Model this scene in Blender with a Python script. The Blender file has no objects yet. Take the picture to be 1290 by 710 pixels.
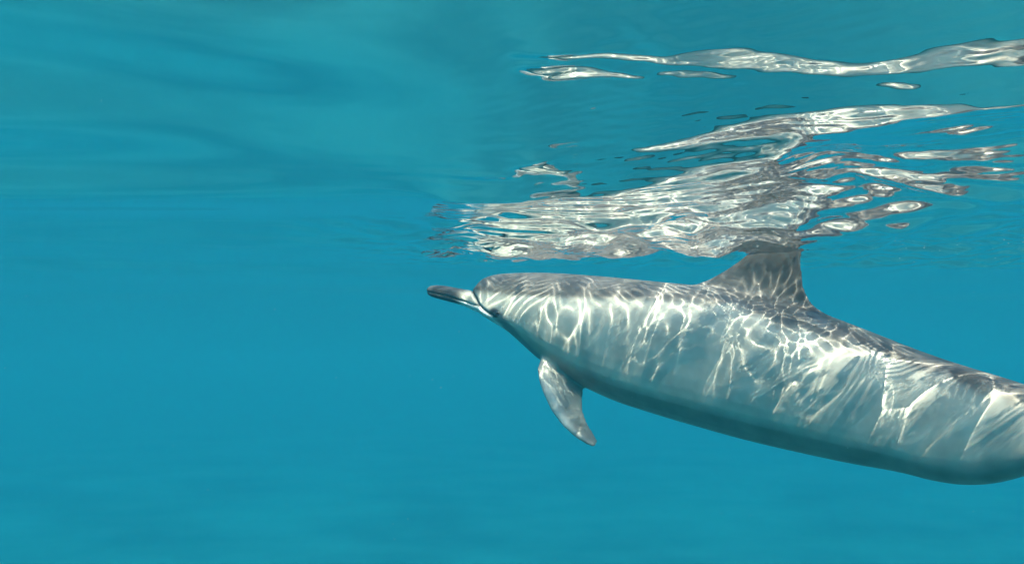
import bpy, bmesh, math
import numpy as np
from mathutils import Vector

C = bpy.context.scene
COL = C.collection
R = math.radians

# ------------------------------------------------------------------ camera, sky, sun, exposure
CAM_Z, PITCH, F = -0.274, R(4.87), 1117.0          # the lens floats 27 cm under the water, tilted slightly up
cam = bpy.data.objects.new('camera', bpy.data.cameras.new('camera'))
COL.objects.link(cam)
cam.location = (0, 0, CAM_Z)
cam.rotation_euler = (R(90) + PITCH, 0, 0)
cam.data.angle = R(60)
cam.data.clip_start, cam.data.clip_end = 0.01, 1000
C.camera = cam

SUN_ZEN, SUN_AZ = R(46), R(14)                     # zenith angle; azimuth to the right of straight behind the camera
sun_dir = Vector((math.sin(SUN_ZEN) * math.sin(SUN_AZ), -math.sin(SUN_ZEN) * math.cos(SUN_AZ), math.cos(SUN_ZEN)))
w = bpy.data.worlds.new('World')
C.world = w
w.use_nodes = True
sky = w.node_tree.nodes.new('ShaderNodeTexSky')
sky.sky_type = 'NISHITA'
sky.sun_disc = False
sky.sun_elevation = math.pi / 2 - SUN_ZEN
sky.sun_rotation = math.atan2(sun_dir.x, sun_dir.y)
bg = w.node_tree.nodes['Background']
w.node_tree.links.new(sky.outputs[0], bg.inputs[0])
bg.inputs[1].default_value = 0.068

sl = bpy.data.lights.new('sun', 'SUN')
sl.energy, sl.angle, sl.color = 5.0, R(0.5), (1.0, 0.87, 0.71)
sl.cycles.is_caustics_light = True                 # the rippled water focuses this light on the dolphin
sun = bpy.data.objects.new('sun', sl)
COL.objects.link(sun)
sun.rotation_euler = sun_dir.to_track_quat('Z', 'Y').to_euler()

C.view_settings.view_transform = 'Standard'
C.view_settings.look = 'None'
C.view_settings.exposure = 2.95
C.view_settings.gamma = 1
C.cycles.use_denoising = True
C.cycles.volume_bounces = 3
C.cycles.max_bounces = 10
C.cycles.sample_clamp_indirect = 8

# ------------------------------------------------------------------ helpers
def ray(px, py):
    """Direction (with y = 1) of a point of the photograph, 1290 x 710."""
    px, py = np.asarray(px, float), np.asarray(py, float)
    xc, yc = (px - 645) / F, (355 - py) / F
    fy = math.cos(PITCH) - yc * math.sin(PITCH)
    return xc / fy, (math.sin(PITCH) + yc * math.cos(PITCH)) / fy

def at(px, py, D):
    """The point of that ray at D metres ahead of the camera."""
    x, z = ray(px, py)
    D = np.asarray(D, float)
    return np.stack(np.broadcast_arrays(x * D, D, CAM_Z + z * D), -1)

def project(P):
    x, y, z = P[..., 0], P[..., 1], P[..., 2] - CAM_Z
    d = y * math.cos(PITCH) + z * math.sin(PITCH)
    u = -y * math.sin(PITCH) + z * math.cos(PITCH)
    d = np.where(d < 1e-4, 1e-4, d)
    return 645 + F * x / d, 355 - F * u / d

def curve(xs, ys):
    """Smooth (Catmull-Rom style) interpolation through a table."""
    xs, ys = np.asarray(xs, float), np.asarray(ys, float)
    s = np.diff(ys) / np.diff(xs)
    m = np.empty_like(ys)
    m[1:-1] = (s[:-1] * np.diff(xs)[1:] + s[1:] * np.diff(xs)[:-1]) / (xs[2:] - xs[:-2])
    m[0], m[-1] = s[0], s[-1]
    def f(x):
        x = np.clip(np.asarray(x, float), xs[0], xs[-1])
        i = np.clip(np.searchsorted(xs, x) - 1, 0, len(xs) - 2)
        h = xs[i + 1] - xs[i]
        t = (x - xs[i]) / h
        return ((1 + 2 * t) * (1 - t) ** 2 * ys[i] + t * (1 - t) ** 2 * h * m[i]
                + t * t * (3 - 2 * t) * ys[i + 1] + t * t * (t - 1) * h * m[i + 1])
    return f

def smooth01(a, b, x):
    t = np.clip((np.asarray(x, float) - a) / (b - a), 0, 1)
    return t * t * (3 - 2 * t)

def blur(a, sig, axis):
    n = int(3 * sig) + 1
    k = np.exp(-0.5 * (np.arange(-n, n + 1) / sig) ** 2)
    k /= k.sum()
    a = np.moveaxis(a, axis, -1)
    p = np.pad(a, [(0, 0)] * (a.ndim - 1) + [(n, n)], mode='edge')
    m = p.shape[-1] + len(k) - 1
    L = 1 << (m - 1).bit_length()
    out = np.fft.irfft(np.fft.rfft(p, L) * np.fft.rfft(k, L), L)[..., 2 * n:2 * n + a.shape[-1]]
    return np.moveaxis(out, -1, axis)

def grid_mesh(name, V):
    ny, nx = V.shape[:2]
    i = (np.arange(ny - 1)[:, None] * nx + np.arange(nx - 1)[None, :]).reshape(-1)
    q = np.stack([i, i + 1, i + nx + 1, i + nx], -1)
    me = bpy.data.meshes.new(name)
    me.vertices.add(ny * nx)
    me.vertices.foreach_set('co', V.reshape(-1).astype(np.float32))
    me.loops.add(q.size)
    me.loops.foreach_set('vertex_index', q.ravel())
    me.polygons.add(len(q))
    me.polygons.foreach_set('loop_start', np.arange(len(q)) * 4)
    me.polygons.foreach_set('use_smooth', np.ones(len(q), bool))
    me.update(calc_edges=True)
    return me

def link(name, me, mat, parent=None):
    o = bpy.data.objects.new(name, me)
    COL.objects.link(o)
    if mat:
        me.materials.append(mat)
    o.parent = parent
    return o

def new_mat(name):
    m = bpy.data.materials.new(name)
    m.use_nodes = True
    nt = m.node_tree
    for n in list(nt.nodes):
        nt.nodes.remove(n)
    return m, nt, nt.nodes.new('ShaderNodeOutputMaterial')

# ------------------------------------------------------------------ the dolphin's lines (also used to shape the swell it is mirrored in)
SX = [538, 541, 548, 560, 575, 588, 597, 603, 609, 617, 630, 645, 662, 680, 705, 733, 781, 837, 893, 964, 1021, 1077, 1146, 1189, 1221, 1255, 1290, 1340, 1400, 1470]
ST = [364, 361, 359.3, 359.8, 362.4, 364.8, 365.0, 359, 352.5, 348.5, 345.6, 344.3, 343.7, 343.5, 344.3, 346, 350, 355.5, 361, 375, 390, 411, 438, 453, 463, 473, 484, 499, 516, 533]
SB = [369, 372, 375, 378.3, 382.3, 386.6, 391, 393.3, 395.5, 400, 408.5, 419, 434, 450, 468, 483, 504, 522, 538, 557, 570, 582, 595, 606, 610, 608, 599, 586, 574, 561]
SW = [.006, .013, .018, .022, .026, .032, .038, .047, .055, .066, .081, .094, .106, .118, .132, .145, .160, .168, .170, .162, .150, .134, .108, .088, .074, .061, .050, .036, .027, .022]
SD = [2.75, 2.747, 2.74, 2.73, 2.718, 2.707, 2.70, 2.695, 2.69, 2.683, 2.672, 2.66, 2.645, 2.628, 2.603, 2.572, 2.515, 2.445, 2.37, 2.27, 2.19, 2.11, 2.01, 1.948, 1.902, 1.853, 1.802, 1.735, 1.66, 1.58]
f_top, f_bot, f_wid, f_dep = curve(SX, ST), curve(SX, SB), curve(SX, SW), curve(SX, SD)

# ------------------------------------------------------------------ water surface
rng = np.random.default_rng(11)

def axis_grid(parts, lo, hi, ratio=1.04):
    c = [parts[0][0]]
    for a, b, step in parts:
        c += list(np.linspace(a, b, int(round((b - a) / step)) + 1)[1:])
    s, x = parts[-1][2], c[-1]
    while x < hi:
        s *= ratio
        x += s
        c.append(x)
    s, x, l = parts[0][2], c[0], []
    while x > lo:
        s *= ratio
        x -= s
        l.append(x)
    return np.array(l[::-1] + c)

gx = axis_grid([(-1.0, -0.40, .006), (-0.40, 1.40, .0028), (1.40, 1.9, .006)], -110, 110)
gy = axis_grid([(0.50, 1.60, .0042), (1.60, 2.62, .0027), (2.62, 3.0, .006)], -60, 160)
GX, GY = np.meshgrid(gx, gy)
CELL = np.maximum(np.gradient(gx)[None, :], np.gradient(gy)[:, None] * np.ones((1, len(gx))))

def wave_sum(X, Y, cell, n, lam0, lam1, slope, spread, heading=math.pi / 2, power=0.0):
    """Sines of random length, direction and phase; every one has about the same steepness."""
    Z = np.zeros_like(X)
    for k in range(n):
        lam = lam0 * (lam1 / lam0) ** rng.random()
        th = rng.normal(heading, spread)
        ph = rng.random() * 2 * math.pi
        kk = 2 * math.pi / lam
        a = slope / kk * math.sqrt(2.0 / n) * (lam / lam0) ** power
        Z += a * np.clip(lam / (4.0 * cell) - 0.6, 0, 1) * np.sin(kk * (X * math.cos(th) + Y * math.sin(th)) + ph)
    return Z

# The swell: along each line of sight its slope decides whether the underside mirrors the dolphin or open water.
BANDS = [  # (x, upper edge, lower edge) of every bright streak
    [(645, 83, 88), (700, 79, 90), (760, 77, 88), (830, 80, 92), (880, 67, 95), (930, 64, 97), (1000, 71, 98), (1060, 79, 96), (1130, 71, 91), (1190, 58, 83), (1240, 50, 83), (1300, 47, 81), (1400, 40, 74)],
    [(655, 97, 104), (700, 94, 118), (735, 95, 115), (770, 104, 112), (812, 109, 112)],
    [(826, 100, 103), (860, 97, 108), (930, 103, 107)],
    [(1110, 101, 104), (1135, 98, 107), (1160, 101, 104)],
    [(796, 188, 190), (850, 175, 190), (900, 163, 184), (960, 150, 178), (1010, 138, 168), (1060, 126, 160), (1110, 122, 148), (1160, 118, 134), (1230, 118, 125)],
    [(1180, 158, 160), (1215, 153, 165), (1255, 157, 161)],
    [(652, 200, 204), (680, 190, 209), (712, 207, 211)],
    [(575, 209, 210), (610, 206, 213), (645, 208, 210)],
    [(585, 240, 241), (620, 237, 241), (695, 239, 242)],
    [(588, 285, 320), (625, 268, 321), (660, 258, 322), (700, 234, 322), (760, 234, 317), (830, 216, 309), (880, 206, 307), (960, 199, 309), (1010, 201, 305), (1045, 212, 297), (1075, 226, 290), (1118, 282, 287)],
    [(960, 199, 214), (1010, 201, 214), (1060, 206, 216), (1100, 207, 214), (1130, 208, 212)],
    [(1040, 217, 224), (1100, 221, 229), (1160, 225, 236), (1200, 229, 240), (1250, 235, 241), (1300, 240, 246)],
    [(1020, 235, 250), (1080, 240, 252), (1125, 242, 247)],
    [(1030, 258, 268), (1070, 260, 266), (1140, 256, 262), (1185, 255, 262)],
    [(1130, 200, 206), (1165, 200, 209), (1220, 195, 205), (1260, 188, 206), (1300, 180, 204)],
    [(1180, 217, 227), (1240, 213, 225), (1300, 211, 223), (1400, 208, 220)],
    [(1188, 255, 258), (1205, 251, 261), (1225, 256, 259)],
    [(1228, 283, 285), (1255, 279, 288), (1282, 284, 287)],
    [(1248, 272, 274), (1262, 270, 276), (1278, 273, 275)],
    [(1085, 268, 269), (1103, 265, 272), (1122, 268, 269)],
]
HOLES = [
    [(780, 253, 254), (820, 250, 257), (880, 250, 256), (905, 253, 254)],
    [(735, 283, 284), (780, 277, 288), (830, 276, 287), (870, 281, 283)],
    [(890, 220, 222), (915, 214, 229), (950, 216, 226), (965, 220, 222)],
    [(945, 228, 229), (985, 224, 238), (1030, 230, 239), (1055, 233, 235)],
    [(640, 292, 293), (680, 290, 298), (720, 293, 296)],
    [(770, 296, 297), (810, 293, 299), (850, 295, 297)],
    [(640, 262, 263), (655, 260, 268), (672, 263, 265)],
]

def band_mask(PXg, PYg, bands, soft):
    m = np.zeros_like(PXg)
    for b in bands:
        b = np.array(b, float)
        t, l = np.interp(PXg, b[:, 0], b[:, 1]), np.interp(PXg, b[:, 0], b[:, 2])
        inside = (smooth01(-soft, soft, PYg - t) * smooth01(-soft, soft, l - PYg)
                  * smooth01(b[0, 0] - 6, b[0, 0] + 6, PXg) * (1 - smooth01(b[-1, 0] - 6, b[-1, 0] + 6, PXg)))
        m = np.maximum(m, inside)
    return m

pa = np.arange(-0.68, 0.80, 0.0018)                # lines of sight (x / y) and log distances
pl = np.arange(math.log(0.42), math.log(3.2), 0.0032)
PA, PL = np.meshgrid(pa, pl, indexing='ij')
PD = np.exp(PL)
P0 = np.stack([PA * PD, PD, np.zeros_like(PD)], -1)
ppx, ppy = project(P0)
ppx = np.clip(ppx, -400, 1900)
wob = wave_sum(P0[..., 0], P0[..., 1], np.full_like(PD, .004), 14, .05, .3, 1.0, 0.5) * 60   # frays the streaks' edges
mask = band_mask(ppx, ppy + wob, BANDS, 1.5) * (1 - band_mask(ppx, ppy + wob, HOLES, 1.5))
white = mask > 0.5
el = np.arctan2(-CAM_Z, PD * np.sqrt(1 + PA ** 2))
turn = np.interp(ppx, [900, 980, 1030, 1160, 1230, 1290], [232, 206, 146, 127, 121, 116])   # nearer than this, open water is mirrored from below the animal
free = (ppx < 560) | (ppx > 1420) | (ppy < -25) | (PD > 2.45)

def seen_from(azi):
    """Elevations of the animal's back and belly from every surface point, looking along azimuth azi (x / y)."""
    X, Y = P0[..., 0], P0[..., 1]
    D = np.full_like(X, 2.2)
    for k in range(6):
        col = np.clip(645 + 1110 * (X + azi * (D - Y)) / D, 600, 1470)
        D = 0.4 * D + 0.6 * f_dep(col)
    half = 0.5 * f_wid(col)
    g = np.maximum(D - half - Y, 0.08) * np.sqrt(1 + azi ** 2)
    low = np.maximum(f_bot(col), 615 - 70 * np.maximum(np.abs(col - 700) / 60 - 1.0, 0))   # the flipper hangs below the chest
    zt, zb = at(col, f_top(col), D)[..., 2], at(col, low, D)[..., 2]
    return np.arctan2(zt, g), np.arctan2(zb, g), D

fa_, fl_ = np.fft.fftfreq(1024) * 2 * math.pi / 0.0018, np.fft.rfftfreq(1024) * 2 * math.pi / 0.0032
KA, KL = np.meshgrid(fa_, fl_, indexing='ij')
LATERAL = 0.08
pad_b = np.interp(ppy, [60, 150, 220, 300], [0.46, 0.44, 0.34, 0.30])
pad_t = np.interp(ppy, [60, 100, 270, 305], [0.24, 0.34, 0.34, 0.10])
DEN = KL ** 2 + LATERAL * KA ** 2 + 12.0 + (KL * 0.0045) ** 4 * KL ** 2 + (KA * 0.006) ** 4 * KL ** 2
H = np.zeros_like(PD)
na, nl = PD.shape
rad = np.sqrt(1 + PA ** 2)
s_now, t_now = np.zeros_like(PD), np.zeros_like(PD)
for it in range(60):
    azi = PA + 2 * np.sin(el) * t_now
    psi_t, psi_b, dd = seen_from(azi)
    span = psi_t - psi_b
    hi, lo = (psi_t - pad_t * span + el) / 2, (psi_b + pad_b * span + el) / 2
    over, under = (psi_t + 0.03 + el) / 2, (psi_b - 0.09 + el) / 2
    lim = -0.05 - 0.19 * smooth01(0.22, 0.45, dd - PD)
    want_w = np.clip(np.clip(s_now, lo, hi), lim, 0.16)
    want_t = np.where(ppy < turn, np.minimum(s_now, under), np.maximum(s_now, over))
    want = np.where(white, want_w, np.clip(want_t, -0.15, 0.15))
    want = want + 0.6 * (want - s_now)                 # pull harder where the line is not met yet
    want = np.where(free, s_now * 0.9, want)
    G = np.zeros((1024, 1024)); G[:na, :nl] = want * PD
    Hf = np.fft.rfft2(G) * (-1j * KL) / DEN
    H = np.fft.irfft2(Hf, s=(1024, 1024))[:na, :nl]
    s_now = np.fft.irfft2(Hf * 1j * KL, s=(1024, 1024))[:na, :nl] / PD
    t_now = np.fft.irfft2(Hf * 1j * KA, s=(1024, 1024))[:na, :nl] / PD

def swell(X, Y):
    ya = np.where(Y > 0.3, Y, 0.3)
    fa = np.clip((X / ya - pa[0]) / 0.0018, 0, len(pa) - 1.001)
    fd = np.clip((np.log(ya) - pl[0]) / 0.0032, 0, len(pl) - 1.001)
    ia, jd = fa.astype(int), fd.astype(int)
    ta, td = fa - ia, fd - jd
    h = (H[ia, jd] * (1 - ta) * (1 - td) + H[ia + 1, jd] * ta * (1 - td) + H[ia, jd + 1] * (1 - ta) * td + H[ia + 1, jd + 1] * ta * td)
    edge = smooth01(0.44, 0.55, Y) * (1 - smooth01(2.6, 3.1, Y)) * smooth01(-0.66, -0.5, X / ya) * (1 - smooth01(0.68, 0.78, X / ya))
    return h * edge

Z = swell(GX, GY) + 0.015 * np.exp(-((GX - 0.66) / 0.34) ** 2 - ((GY - 2.16) / 0.34) ** 2)   # the water heaps up a little round the fin
y_lo = np.clip(1.66 - 0.3 * (GX - 0.5), 1.46, 1.80)                                   # where sunlight bound for the animal comes through
near = np.exp(-(np.maximum(np.abs(GX - 0.6) - 0.75, 0) / 0.22) ** 2 - (np.maximum(np.maximum(y_lo - GY, GY - 2.58), 0) / 0.15) ** 2)
fine = smooth01(1.78, 2.02, GY + 0.15 * (GX - 0.6))
Z += wave_sum(GX, GY, CELL, 12, 0.7, 3.0, 0.020, 0.30, power=-0.3) * (0.25 + 0.75 * np.exp(-(np.hypot(GX, GY) / 5.0) ** 2))   # long soft swell
Z += wave_sum(GX, GY, CELL, 24, 0.09, 0.30, 0.150, 0.42, heading=0.10) * near * (0.55 + 0.45 * smooth01(0.0, 0.35, GX))   # short chop running along the animal: its crests focus the sun
Z += wave_sum(GX, GY, CELL, 14, 0.14, 0.42, 0.030, 0.6) * (0.05 + 0.95 * near)
Z += wave_sum(GX, GY, CELL, 18, 0.045, 0.10, 0.058, 0.5, heading=-0.15) * near * fine
Z += wave_sum(GX, GY, CELL, 20, 0.04, 0.10, 0.028, 0.6) * (0.04 + 0.96 * near * fine)
open_w = 1 - smooth01(-0.35, 0.0, GX)                                              # broad folds on the open water
Z += wave_sum(GX, GY, CELL, 8, 0.45, 1.3, 0.062, 0.30, heading=1.78) * open_w * np.exp(-(np.maximum(GY - 0.9, 0) / 0.7) ** 2)
fore = np.exp(-((GY - 1.0) / 0.55) ** 4) * np.exp(-(np.maximum(np.abs(GX - 0.62) - 0.5, 0) / 0.12) ** 2)
Z += wave_sum(GX, GY, CELL, 16, 0.017, 0.05, 0.020, 0.7, heading=0.7) * fore        # fine wrinkles that fray the mirrored ribbons
mid = np.exp(-(np.maximum(np.abs(GX - 0.62) - 0.6, 0) / 0.15) ** 2 - (np.maximum(np.abs(GY - 1.60) - 0.3, 0) / 0.2) ** 2)
Z += wave_sum(GX, GY, CELL, 16, 0.035, 0.10, 0.026, 0.20) * mid                       # long-crested wrinkles that draw the mirror image into streaks
finw = np.exp(-((GX - 0.62) / 0.22) ** 2 - ((GY - 2.10) / 0.16) ** 2)                 # ripples thrown by the fin
Z += wave_sum(GX, GY, CELL, 14, 0.017, 0.034, 0.10, 0.35, heading=0.1) * finw
patch = smooth01(-0.4, 1.2, wave_sum(GX, GY, CELL, 12, 0.2, 0.5, 16.0, 1.5))         # cat's-paws of capillary ripples
Z += wave_sum(GX, GY, CELL, 10, 0.013, 0.026, 0.035, 0.22) * near * fine * patch
Z += wave_sum(GX, GY, CELL, 10, 0.013, 0.030, 0.040, 0.22, heading=0.5) * near * fine * (1 - patch)
me = grid_mesh('water', np.stack([GX, GY, Z], -1))
wm, nt, out = new_mat('clear_water')
N, L = nt.nodes, nt.links
fr = N.new('ShaderNodeFresnel'); fr.inputs[0].default_value = 1.33
gl = N.new('ShaderNodeBsdfGlossy'); gl.inputs['Roughness'].default_value = 0; gl.inputs['Color'].default_value = (1, 1, 1, 1)
rf = N.new('ShaderNodeBsdfRefraction'); rf.inputs['Color'].default_value = (1, 1, 1, 1); rf.inputs['IOR'].default_value = 1.33; rf.inputs['Roughness'].default_value = 0
tr = N.new('ShaderNodeBsdfTransparent')
thin, mix = N.new('ShaderNodeMixShader'), N.new('ShaderNodeMixShader')
thin.inputs[0].default_value = 0.965                 # some of the light goes straight on, most is bent
L.new(tr.outputs[0], thin.inputs[1]); L.new(rf.outputs[0], thin.inputs[2])
most = N.new('ShaderNodeMath'); most.operation = 'MINIMUM'; most.inputs[1].default_value = 0.97
L.new(fr.outputs[0], most.inputs[0]); L.new(most.outputs[0], mix.inputs[0]); L.new(thin.outputs[0], mix.inputs[1]); L.new(gl.outputs[0], mix.inputs[2])
L.new(mix.outputs[0], out.inputs['Surface'])
water = link('water', me, wm)
water['kind'] = 'structure'
water['label'] = 'rippled underside of the sea surface mirroring the dolphin'
water.cycles.is_caustics_caster = True

# ------------------------------------------------------------------ dolphin
def tube(bm, sections):
    rings = [[bm.verts.new(p) for p in s] for s in sections]
    n = len(rings[0])
    for a, b in zip(rings, rings[1:]):
        for i in range(n):
            bm.faces.new((a[i], a[(i + 1) % n], b[(i + 1) % n], b[i]))
    bm.faces.new(rings[0][::-1])
    bm.faces.new(rings[-1])

def foil(bm, lead, trail, normal, thick):
    """A fin from its leading and trailing edges, thickest a third of the way back."""
    secs = []
    prof = [(0, 0.25), (.05, .62), (.15, .9), (.32, 1), (.55, .8), (.8, .45), (1, .22)]
    for a, b, n, t in zip(lead, trail, normal, thick):
        up = [a + (b - a) * s + n * max(t * k, 0.0030) for s, k in prof]
        dn = [a + (b - a) * s - n * max(t * k, 0.0030) for s, k in prof[::-1]]
        secs.append(up + dn)
    tube(bm, secs)

us = np.unique(np.concatenate([np.linspace(538, 660, 62), np.linspace(660, 1470, 82)]))
top3, bot3 = at(us, f_top(us), f_dep(us)), at(us, f_bot(us), f_dep(us))
axis_xy = top3[:, :2]
tang = np.gradient(axis_xy, axis=0)
tang /= np.linalg.norm(tang, axis=1)[:, None]
lat = np.stack([tang[:, 1], -tang[:, 0], np.zeros(len(us))], -1)     # points to the camera's side
bm = bmesh.new()
secs = []
for i, u in enumerate(us):
    c, hv = (top3[i] + bot3[i]) / 2, (top3[i] - bot3[i]) / 2
    ring = []
    for k in range(40):
        a = 2 * math.pi * k / 40
        ca, sa = math.cos(a), math.sin(a)
        jaw_ = math.exp(-((u - 617) / 22) ** 2)
        e = 0.86 - ((0.36 * jaw_ + 0.12 * float(smooth01(690, 800, u))) if sa < 0 else 0.0)
        cheek = 1 + 0.30 * max(0.0, -sa) * math.exp(-((u - 620) / 26) ** 2)   # full cheeks under the eye
        ring.append(Vector(c + hv * math.copysign(abs(sa) ** e, sa) + lat[i] * f_wid(u) * cheek * math.copysign(abs(ca) ** e, ca)))
    secs.append(ring)
tube(bm, secs)

def V3(p):
    return Vector([float(x) for x in p])

def lat_at(px):
    return V3([np.interp(px, us, lat[:, k]) for k in range(3)])

# dorsal fin, cutting through the water with its tip
dl = [(868, 412), (846, 386), (866, 362), (882, 356), (896, 349.5), (919, 337), (933, 328), (945, 318), (956, 309), (968, 300), (980, 292), (988, 288)]
dt = [(1075, 425), (1066, 409), (1046, 398), (1033, 390), (1023, 381), (1016, 371), (1011.5, 360), (1009.5, 345), (1008.5, 330), (1009.5, 312), (1009.5, 299), (1006, 291)]
th = [.150, .070, .030, .022, .018, .016, .0145, .013, .0115, .010, .008, .005]
lead = [V3(at(x, y, f_dep(x))) for x, y in dl]
trail = [V3(at(x, y, f_dep(x))) for x, y in dt]
foil(bm, lead, trail, [lat_at(960)] * len(th), th)

# flippers
fl = [(684, 440), (677, 462), (680, 480), (685.5, 496), (695, 516), (710, 536), (727, 551), (741, 559), (749, 561)]
ft = [(742, 452), (738, 474), (735, 487), (733.5, 500), (733.5, 516), (738, 531), (745, 543), (750, 552), (752, 557)]
fd = [2.55, 2.50, 2.475, 2.455, 2.435, 2.415, 2.40, 2.392, 2.39]
th = [.020, .018, .016, .014, .012, .010, .008, .006, .004]
lead = [V3(at(x, y, d)) for (x, y), d in zip(fl, fd)]
trail = [V3(at(x, y, d + 0.03)) for (x, y), d in zip(ft, fd)]
nrm = []
for i in range(len(th)):
    j0, j1 = max(i - 1, 0), min(i + 1, len(th) - 1)
    n = (trail[i] - lead[i]).cross(lead[j1] + trail[j1] - lead[j0] - trail[j0]).normalized()
    nrm.append(n)
foil(bm, lead, trail, nrm, th)
ax0, l0 = V3([*[np.interp(706, us, axis_xy[:, k]) for k in (0, 1)], 0]), lat_at(706)
r0 = V3(at(706, 455, 2.60))
def mir(p):                                        # the far flipper is held up against the far flank
    p = p - 2 * (p - ax0).dot(l0) * l0
    p.z = r0.z + (p.z - r0.z) * 0.35
    return p - l0 * 0.35 * max(0, (r0 - p).length - .05)
foil(bm, [mir(p) for p in lead], [mir(p) for p in trail], [n - 2 * n.dot(l0) * l0 for n in nrm], th)

# flukes, beyond the edge of the picture
te = V3((top3[-1] + bot3[-1]) / 2)
tdir = V3([tang[-1][0], tang[-1][1], (top3[-1][2] + bot3[-1][2] - top3[-6][2] - bot3[-6][2]) / 2 / np.linalg.norm(axis_xy[-1] - axis_xy[-6])]).normalized()
ll = V3(lat[-1])
up = tdir.cross(ll).normalized()
for sgn in (1, -1):
    ld = [te + tdir * a + ll * sgn * b for a, b in ((-.07, -.01), (-.04, .03), (.0, .08), (.05, .14), (.10, .19), (.14, .225), (.165, .24))]
    tl = [te + tdir * a + ll * sgn * b for a, b in ((.10, -.01), (.095, .03), (.105, .08), (.125, .14), (.15, .19), (.17, .225), (.18, .24))]
    foil(bm, ld, tl, [up] * 7, [.017, .014, .011, .009, .007, .005, .004])
bmesh.ops.recalc_face_normals(bm, faces=bm.faces)
raw = bpy.data.meshes.new('dolphin_raw')
bm.to_mesh(raw); bm.free()
tmp = bpy.data.objects.new('dolphin_raw', raw)
COL.objects.link(tmp)
md = tmp.modifiers.new('weld', 'REMESH')
md.mode, md.voxel_size, md.use_smooth_shade = 'VOXEL', 0.0040, True
dg = bpy.context.evaluated_depsgraph_get()
body = bpy.data.meshes.new_from_object(tmp.evaluated_get(dg))
bpy.data.objects.remove(tmp)
body.name = 'dolphin'
nv = len(body.vertices)
co = np.empty(nv * 3); body.vertices.foreach_get('co', co); co = co.reshape(-1, 3)
ed = np.empty(len(body.edges) * 2, int); body.edges.foreach_get('vertices', ed); ed = ed.reshape(-1, 2)
deg = np.bincount(ed.ravel(), minlength=nv)[:, None].astype(float)

def relax(co, lam):
    s = np.zeros_like(co)
    for k in range(3):
        s[:, k] = np.bincount(ed[:, 0], co[ed[:, 1], k], nv) + np.bincount(ed[:, 1], co[ed[:, 0], k], nv)
    return co + lam * (s / deg - co)

def side_view(co):
    """Each vertex moved sideways on to the animal's middle plane, as (x, y) of the photograph."""
    d2 = np.empty(len(co), int)
    for a in range(0, len(co), 20000):
        p = co[a:a + 20000, None, :2] - axis_xy[None]
        d2[a:a + 20000] = (p ** 2).sum(-1).argmin(1)
    i = np.clip(d2, 1, len(us) - 2)
    t = tang[i]
    off = ((co[:, :2] - axis_xy[i]) * t).sum(1)
    q = np.concatenate([axis_xy[i] + t * off[:, None], co[:, 2:3]], 1)
    sx, sy = project(q)
    side = ((co[:, :2] - axis_xy[i]) * lat[i][:, :2]).sum(1)
    return sx, sy, side

for k in range(10):
    co = relax(co, 0.6); co = relax(co, -0.61)
sx, sy, side = side_view(co)
# soft fillets where the fins grow out of the body
wgt = np.maximum(np.exp(-((sx - 960) / 85) ** 2 - ((sy - (0.33 * (sx - 960) + 376)) / 20) ** 2),
                 0.6 * np.exp(-((sx - 706) / 26) ** 2 - ((sy - 455) / 9) ** 2))[:, None]
for k in range(40):
    co = co + wgt * (relax(co, 0.7) - co)

def seg_dist(x, y, pts):
    d = np.full(len(x), 1e9)
    for (x0, y0), (x1, y1) in zip(pts, pts[1:]):
        dx, dy = x1 - x0, y1 - y0
        t = np.clip(((x - x0) * dx + (y - y0) * dy) / (dx * dx + dy * dy), 0, 1)
        d = np.minimum(d, np.hypot(x - x0 - t * dx, y - y0 - t * dy))
    return d

sx, sy, side = side_view(co)
body.vertices.foreach_set('co', co.ravel()); body.update()
nr = np.empty(nv * 3); body.vertices.foreach_get('normal', nr); nr = nr.reshape(-1, 3)
MOUTH = [(536, 367), (552, 370.5), (570, 374.5), (588, 380), (602, 384.5), (612, 386.5)]
CREASE = [(596, 365.5), (602, 369), (607, 376), (612, 384), (620, 391), (630, 397.5)]
g = 0.0030 * np.exp(-(seg_dist(sx, sy, MOUTH) / 1.1) ** 2) + 0.0045 * np.exp(-(seg_dist(sx, sy, CREASE) / 2.0) ** 2)
co = co - nr * g[:, None]
body.vertices.foreach_set('co', co.ravel()); body.update()

# coat: dark cape, paler flank, belly darkened as if in shade, white lower jaw, dark beak top and eye stripe
mixc = lambda a, b, t: a * (1 - t[:, None]) + b * t[:, None]
rows = lambda c: np.tile(np.array(c, float), (nv, 1))
cape_y = curve([540, 600, 650, 700, 760, 830, 900, 960, 1020, 1080, 1150, 1250, 1470], [372, 368, 374, 377, 379, 381, 385, 393, 409, 429, 454, 486, 540])(sx)
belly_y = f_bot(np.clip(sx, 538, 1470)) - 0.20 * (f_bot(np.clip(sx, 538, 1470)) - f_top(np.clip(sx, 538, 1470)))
coat = rows((.40, .362, .312))
edge = np.interp(sx, [700, 860, 1000, 1200], [4, 6, 12, 12])
blot = sum(np.sin(co @ v + p) for v, p in zip(rng.normal(0, 38, (9, 3)), rng.uniform(0, 6.28, 9))) / 3.0     # uneven border
coat = mixc(coat, rows((.098, .087, .080)), 1 - smooth01(-1, 1, (sy - cape_y) / edge + 0.7 * blot * smooth01(820, 1000, sx)))
coat = mixc(coat, rows((.24, .225, .20)), smooth01(-10, 10, sy - belly_y) * smooth01(640, 760, sx))  # shade of the underside painted into the belly colour
jaw = np.interp(sx, [p[0] for p in MOUTH] + [640], [p[1] for p in MOUTH] + [402])
upper = (1 - smooth01(-1.2, 1.2, sy - jaw)) * (1 - smooth01(574, 598, sx))
coat = mixc(coat, rows((.05, .05, .052)), upper)
lower = smooth01(-1.2, 1.2, sy - jaw) * (1 - smooth01(632, 648, sx))
coat = mixc(coat, rows((.68, .66, .62)), lower * smooth01(572, 590, sx))
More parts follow.
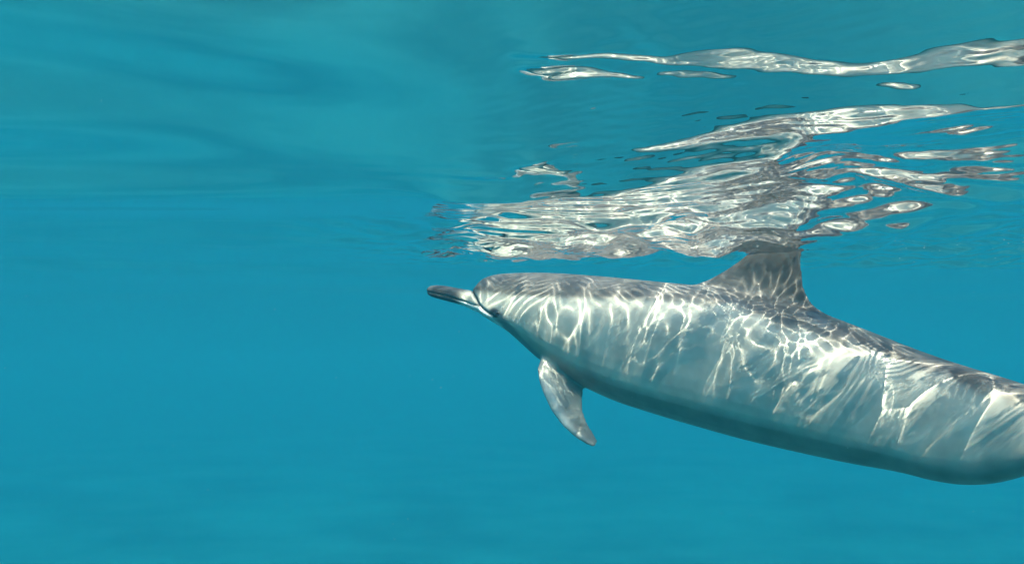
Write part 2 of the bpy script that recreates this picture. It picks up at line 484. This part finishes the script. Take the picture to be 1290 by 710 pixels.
coat = mixc(coat, rows((.05, .05, .052)), lower * (1 - smooth01(572, 590, sx)))
coat = mixc(coat, rows((.05, .05, .05)), (1 - smooth01(0.4, 1.3, seg_dist(sx, sy, MOUTH[2:]))) * .85)
coat = mixc(coat, rows((.035, .035, .038)), 1 - smooth01(0.7, 2.0, seg_dist(sx, sy, CREASE)))
coat = mixc(coat, rows((.03, .03, .033)), 1 - smooth01(4.0, 8.5, np.hypot((sx - 636) * .9 - (sy - 397) * .3, sy - 396)))
coat = mixc(coat, rows((.14, .14, .14)), (1 - smooth01(3, 9, seg_dist(sx, sy, [(640, 400), (660, 422), (690, 452)]))) * .75)
ridge = sy - f_top(np.clip(sx, 538, 1470))
fin = smooth01(2, 46, -ridge + 0.35 * (sx - 960)) * smooth01(-8, 4, -ridge) * smooth01(850, 880, sx)
coat = mixc(coat, rows((.052, .046, .042)), fin)
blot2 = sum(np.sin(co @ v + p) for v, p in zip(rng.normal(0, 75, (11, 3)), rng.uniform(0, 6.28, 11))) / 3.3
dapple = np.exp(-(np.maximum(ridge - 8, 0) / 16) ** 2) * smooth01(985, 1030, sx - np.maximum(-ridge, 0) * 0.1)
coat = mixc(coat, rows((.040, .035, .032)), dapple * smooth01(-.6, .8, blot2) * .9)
flip = smooth01(.0, .02, np.abs(side) - f_wid(np.clip(sx, 538, 1470)) * 1.0) * smooth01(670, 685, sx) * (1 - smooth01(760, 775, sx)) * smooth01(455, 470, sy)
coat = mixc(coat, rows((.42, .395, .355)), flip)
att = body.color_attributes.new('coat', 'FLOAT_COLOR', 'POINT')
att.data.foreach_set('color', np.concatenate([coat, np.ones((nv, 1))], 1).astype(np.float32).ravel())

dm, nt, out = new_mat('dolphin_skin')
N, L = nt.nodes, nt.links
bs = N.new('ShaderNodeBsdfPrincipled')
bs.inputs['Roughness'].default_value = 0.42
bs.inputs['Specular IOR Level'].default_value = 0.18
va = N.new('ShaderNodeVertexColor'); va.layer_name = 'coat'
tc = N.new('ShaderNodeTexCoord')
n1 = N.new('ShaderNodeTexNoise'); n1.inputs['Scale'].default_value = 16; n1.inputs['Detail'].default_value = 6
L.new(tc.outputs['Object'], n1.inputs['Vector'])
ramp = N.new('ShaderNodeMapRange')
ramp.inputs[1].default_value, ramp.inputs[2].default_value, ramp.inputs[3].default_value, ramp.inputs[4].default_value = .3, .7, .82, 1.15
L.new(n1.outputs[0], ramp.inputs[0])
mul = N.new('ShaderNodeVectorMath'); mul.operation = 'MULTIPLY'
L.new(va.outputs[0], mul.inputs[0]); L.new(ramp.outputs[0], mul.inputs[1])
L.new(mul.outputs[0], bs.inputs['Base Color'])
L.new(bs.outputs[0], out.inputs['Surface'])
dolphin = link('dolphin', body, dm)
dolphin['label'] = 'grey spinner dolphin gliding just under the rippled water, dorsal fin at the surface'
dolphin['category'] = 'dolphin'
dolphin.cycles.is_caustics_receiver = True

em, nt, out = new_mat('eye')
eb = nt.nodes.new('ShaderNodeBsdfPrincipled')
eb.inputs['Base Color'].default_value = (.012, .011, .011, 1)
eb.inputs['Roughness'].default_value = 0.12
nt.links.new(eb.outputs[0], out.inputs['Surface'])
sel = (np.hypot(sx - 637, sy - 396.5) < 2.5)
for sgn in (1, -1):
    p = co[sel & (side * sgn > 0)].mean(0)
    n = V3(nr[sel & (side * sgn > 0)].mean(0)).normalized()
    b = bmesh.new()
    bmesh.ops.create_uvsphere(b, u_segments=20, v_segments=12, radius=0.0095)
    for v in b.verts:
        v.co.z *= 0.55
        v.co.x *= 1.2
    q = n.to_track_quat('Z', 'Y')
    for v in b.verts:
        v.co = q @ v.co + V3(p) - n * 0.002
    for f in b.faces:
        f.smooth = True
    m_ = bpy.data.meshes.new('eye'); b.to_mesh(m_); b.free()
    e_ = link('eye', m_, em, dolphin)
    e_.cycles.is_caustics_receiver = True

# ------------------------------------------------------------------ sandy seabed, seven metres down
bx = axis_grid([(-8.0, 8.0, 0.25)], -112, 112, 1.06)
by = axis_grid([(-4.0, 16.0, 0.25)], -62, 162, 1.06)
BX, BY = np.meshgrid(bx, by)
BC = np.maximum(np.gradient(bx)[None, :], np.gradient(by)[:, None] * np.ones((1, len(bx))))
BZ = -7.2 + wave_sum(BX, BY, BC, 14, 1.2, 14.0, 0.05, 0.9)
sm, nt, out = new_mat('sand')
sb = nt.nodes.new('ShaderNodeBsdfPrincipled')
sb.inputs['Roughness'].default_value = 0.95
sn = nt.nodes.new('ShaderNodeTexNoise'); sn.inputs['Scale'].default_value = 0.16; sn.inputs['Detail'].default_value = 8
sr = nt.nodes.new('ShaderNodeValToRGB')
sr.color_ramp.elements[0].position, sr.color_ramp.elements[1].position = .35, .65
sr.color_ramp.elements[0].color, sr.color_ramp.elements[1].color = (.24, .22, .175, 1), (.60, .545, .435, 1)
stc = nt.nodes.new('ShaderNodeTexCoord')
nt.links.new(stc.outputs['Object'], sn.inputs['Vector'])
nt.links.new(sn.outputs[0], sr.inputs[0]); nt.links.new(sr.outputs[0], sb.inputs['Base Color'])
nt.links.new(sb.outputs[0], out.inputs['Surface'])
seabed = link('seabed', grid_mesh('seabed', np.stack([BX, BY, BZ], -1)), sm)
seabed['kind'] = 'structure'
seabed['label'] = 'pale sandy sea floor far below the dolphin'

# ------------------------------------------------------------------ the body of blue water
hm, nt, out = new_mat('sea_haze')
pv = nt.nodes.new('ShaderNodeVolumePrincipled')
pv.inputs['Color'].default_value = (0.043, 0.230, 0.286, 1)
pv.inputs['Absorption Color'].default_value = (0.0, 0.65, 0.72, 1)   # water swallows red first
pv.inputs['Density'].default_value = 0.12
pv.inputs['Anisotropy'].default_value = 0.0
nt.links.new(pv.outputs[0], out.inputs['Volume'])
b = bmesh.new()
bmesh.ops.create_cube(b, size=1)
for v in b.verts:
    v.co = (v.co.x * 240, v.co.y * 240 + 50, v.co.z * 9.3 + 0.3 - 4.65)
m_ = bpy.data.meshes.new('haze'); b.to_mesh(m_); b.free()
hz = link('haze', m_, hm)
hz['kind'] = 'stuff'
hz['label'] = 'clear turquoise sea water fading to blue in the distance'

# ------------------------------------------------------------------ plankton specks and small bubbles drifting in the water
pm, nt, out = new_mat('plankton')
pb = nt.nodes.new('ShaderNodeBsdfPrincipled')
pb.inputs['Base Color'].default_value = (.75, .78, .74, 1)
pb.inputs['Roughness'].default_value = 0.5
nt.links.new(pb.outputs[0], out.inputs['Surface'])
b = bmesh.new()
def speck(p, r):
    m = bmesh.ops.create_icosphere(b, subdivisions=1, radius=r)
    s3 = rng.uniform(.6, 1.3, 3)
    for v in m['verts']:
        v.co = Vector((v.co.x * s3[0], v.co.y * s3[1], v.co.z * s3[2])) + Vector([float(x) for x in p])
for k in range(80):
    D = rng.uniform(1.0, 4.5)
    speck(at(rng.uniform(-60, 1350), rng.uniform(330, 740), D), rng.uniform(.0003, .0007) * D ** 0.7)
for k in range(26):
    D = rng.uniform(1.9, 2.4)
    p = at(rng.uniform(1120, 1300), 300, D)
    speck((p[0], p[1], -rng.uniform(.004, .02)), rng.uniform(.0008, .0018))
m_ = bpy.data.meshes.new('plankton'); b.to_mesh(m_); b.free()
pk = link('plankton', m_, pm)
pk['kind'] = 'stuff'
pk['label'] = 'tiny pale specks drifting in the blue water'
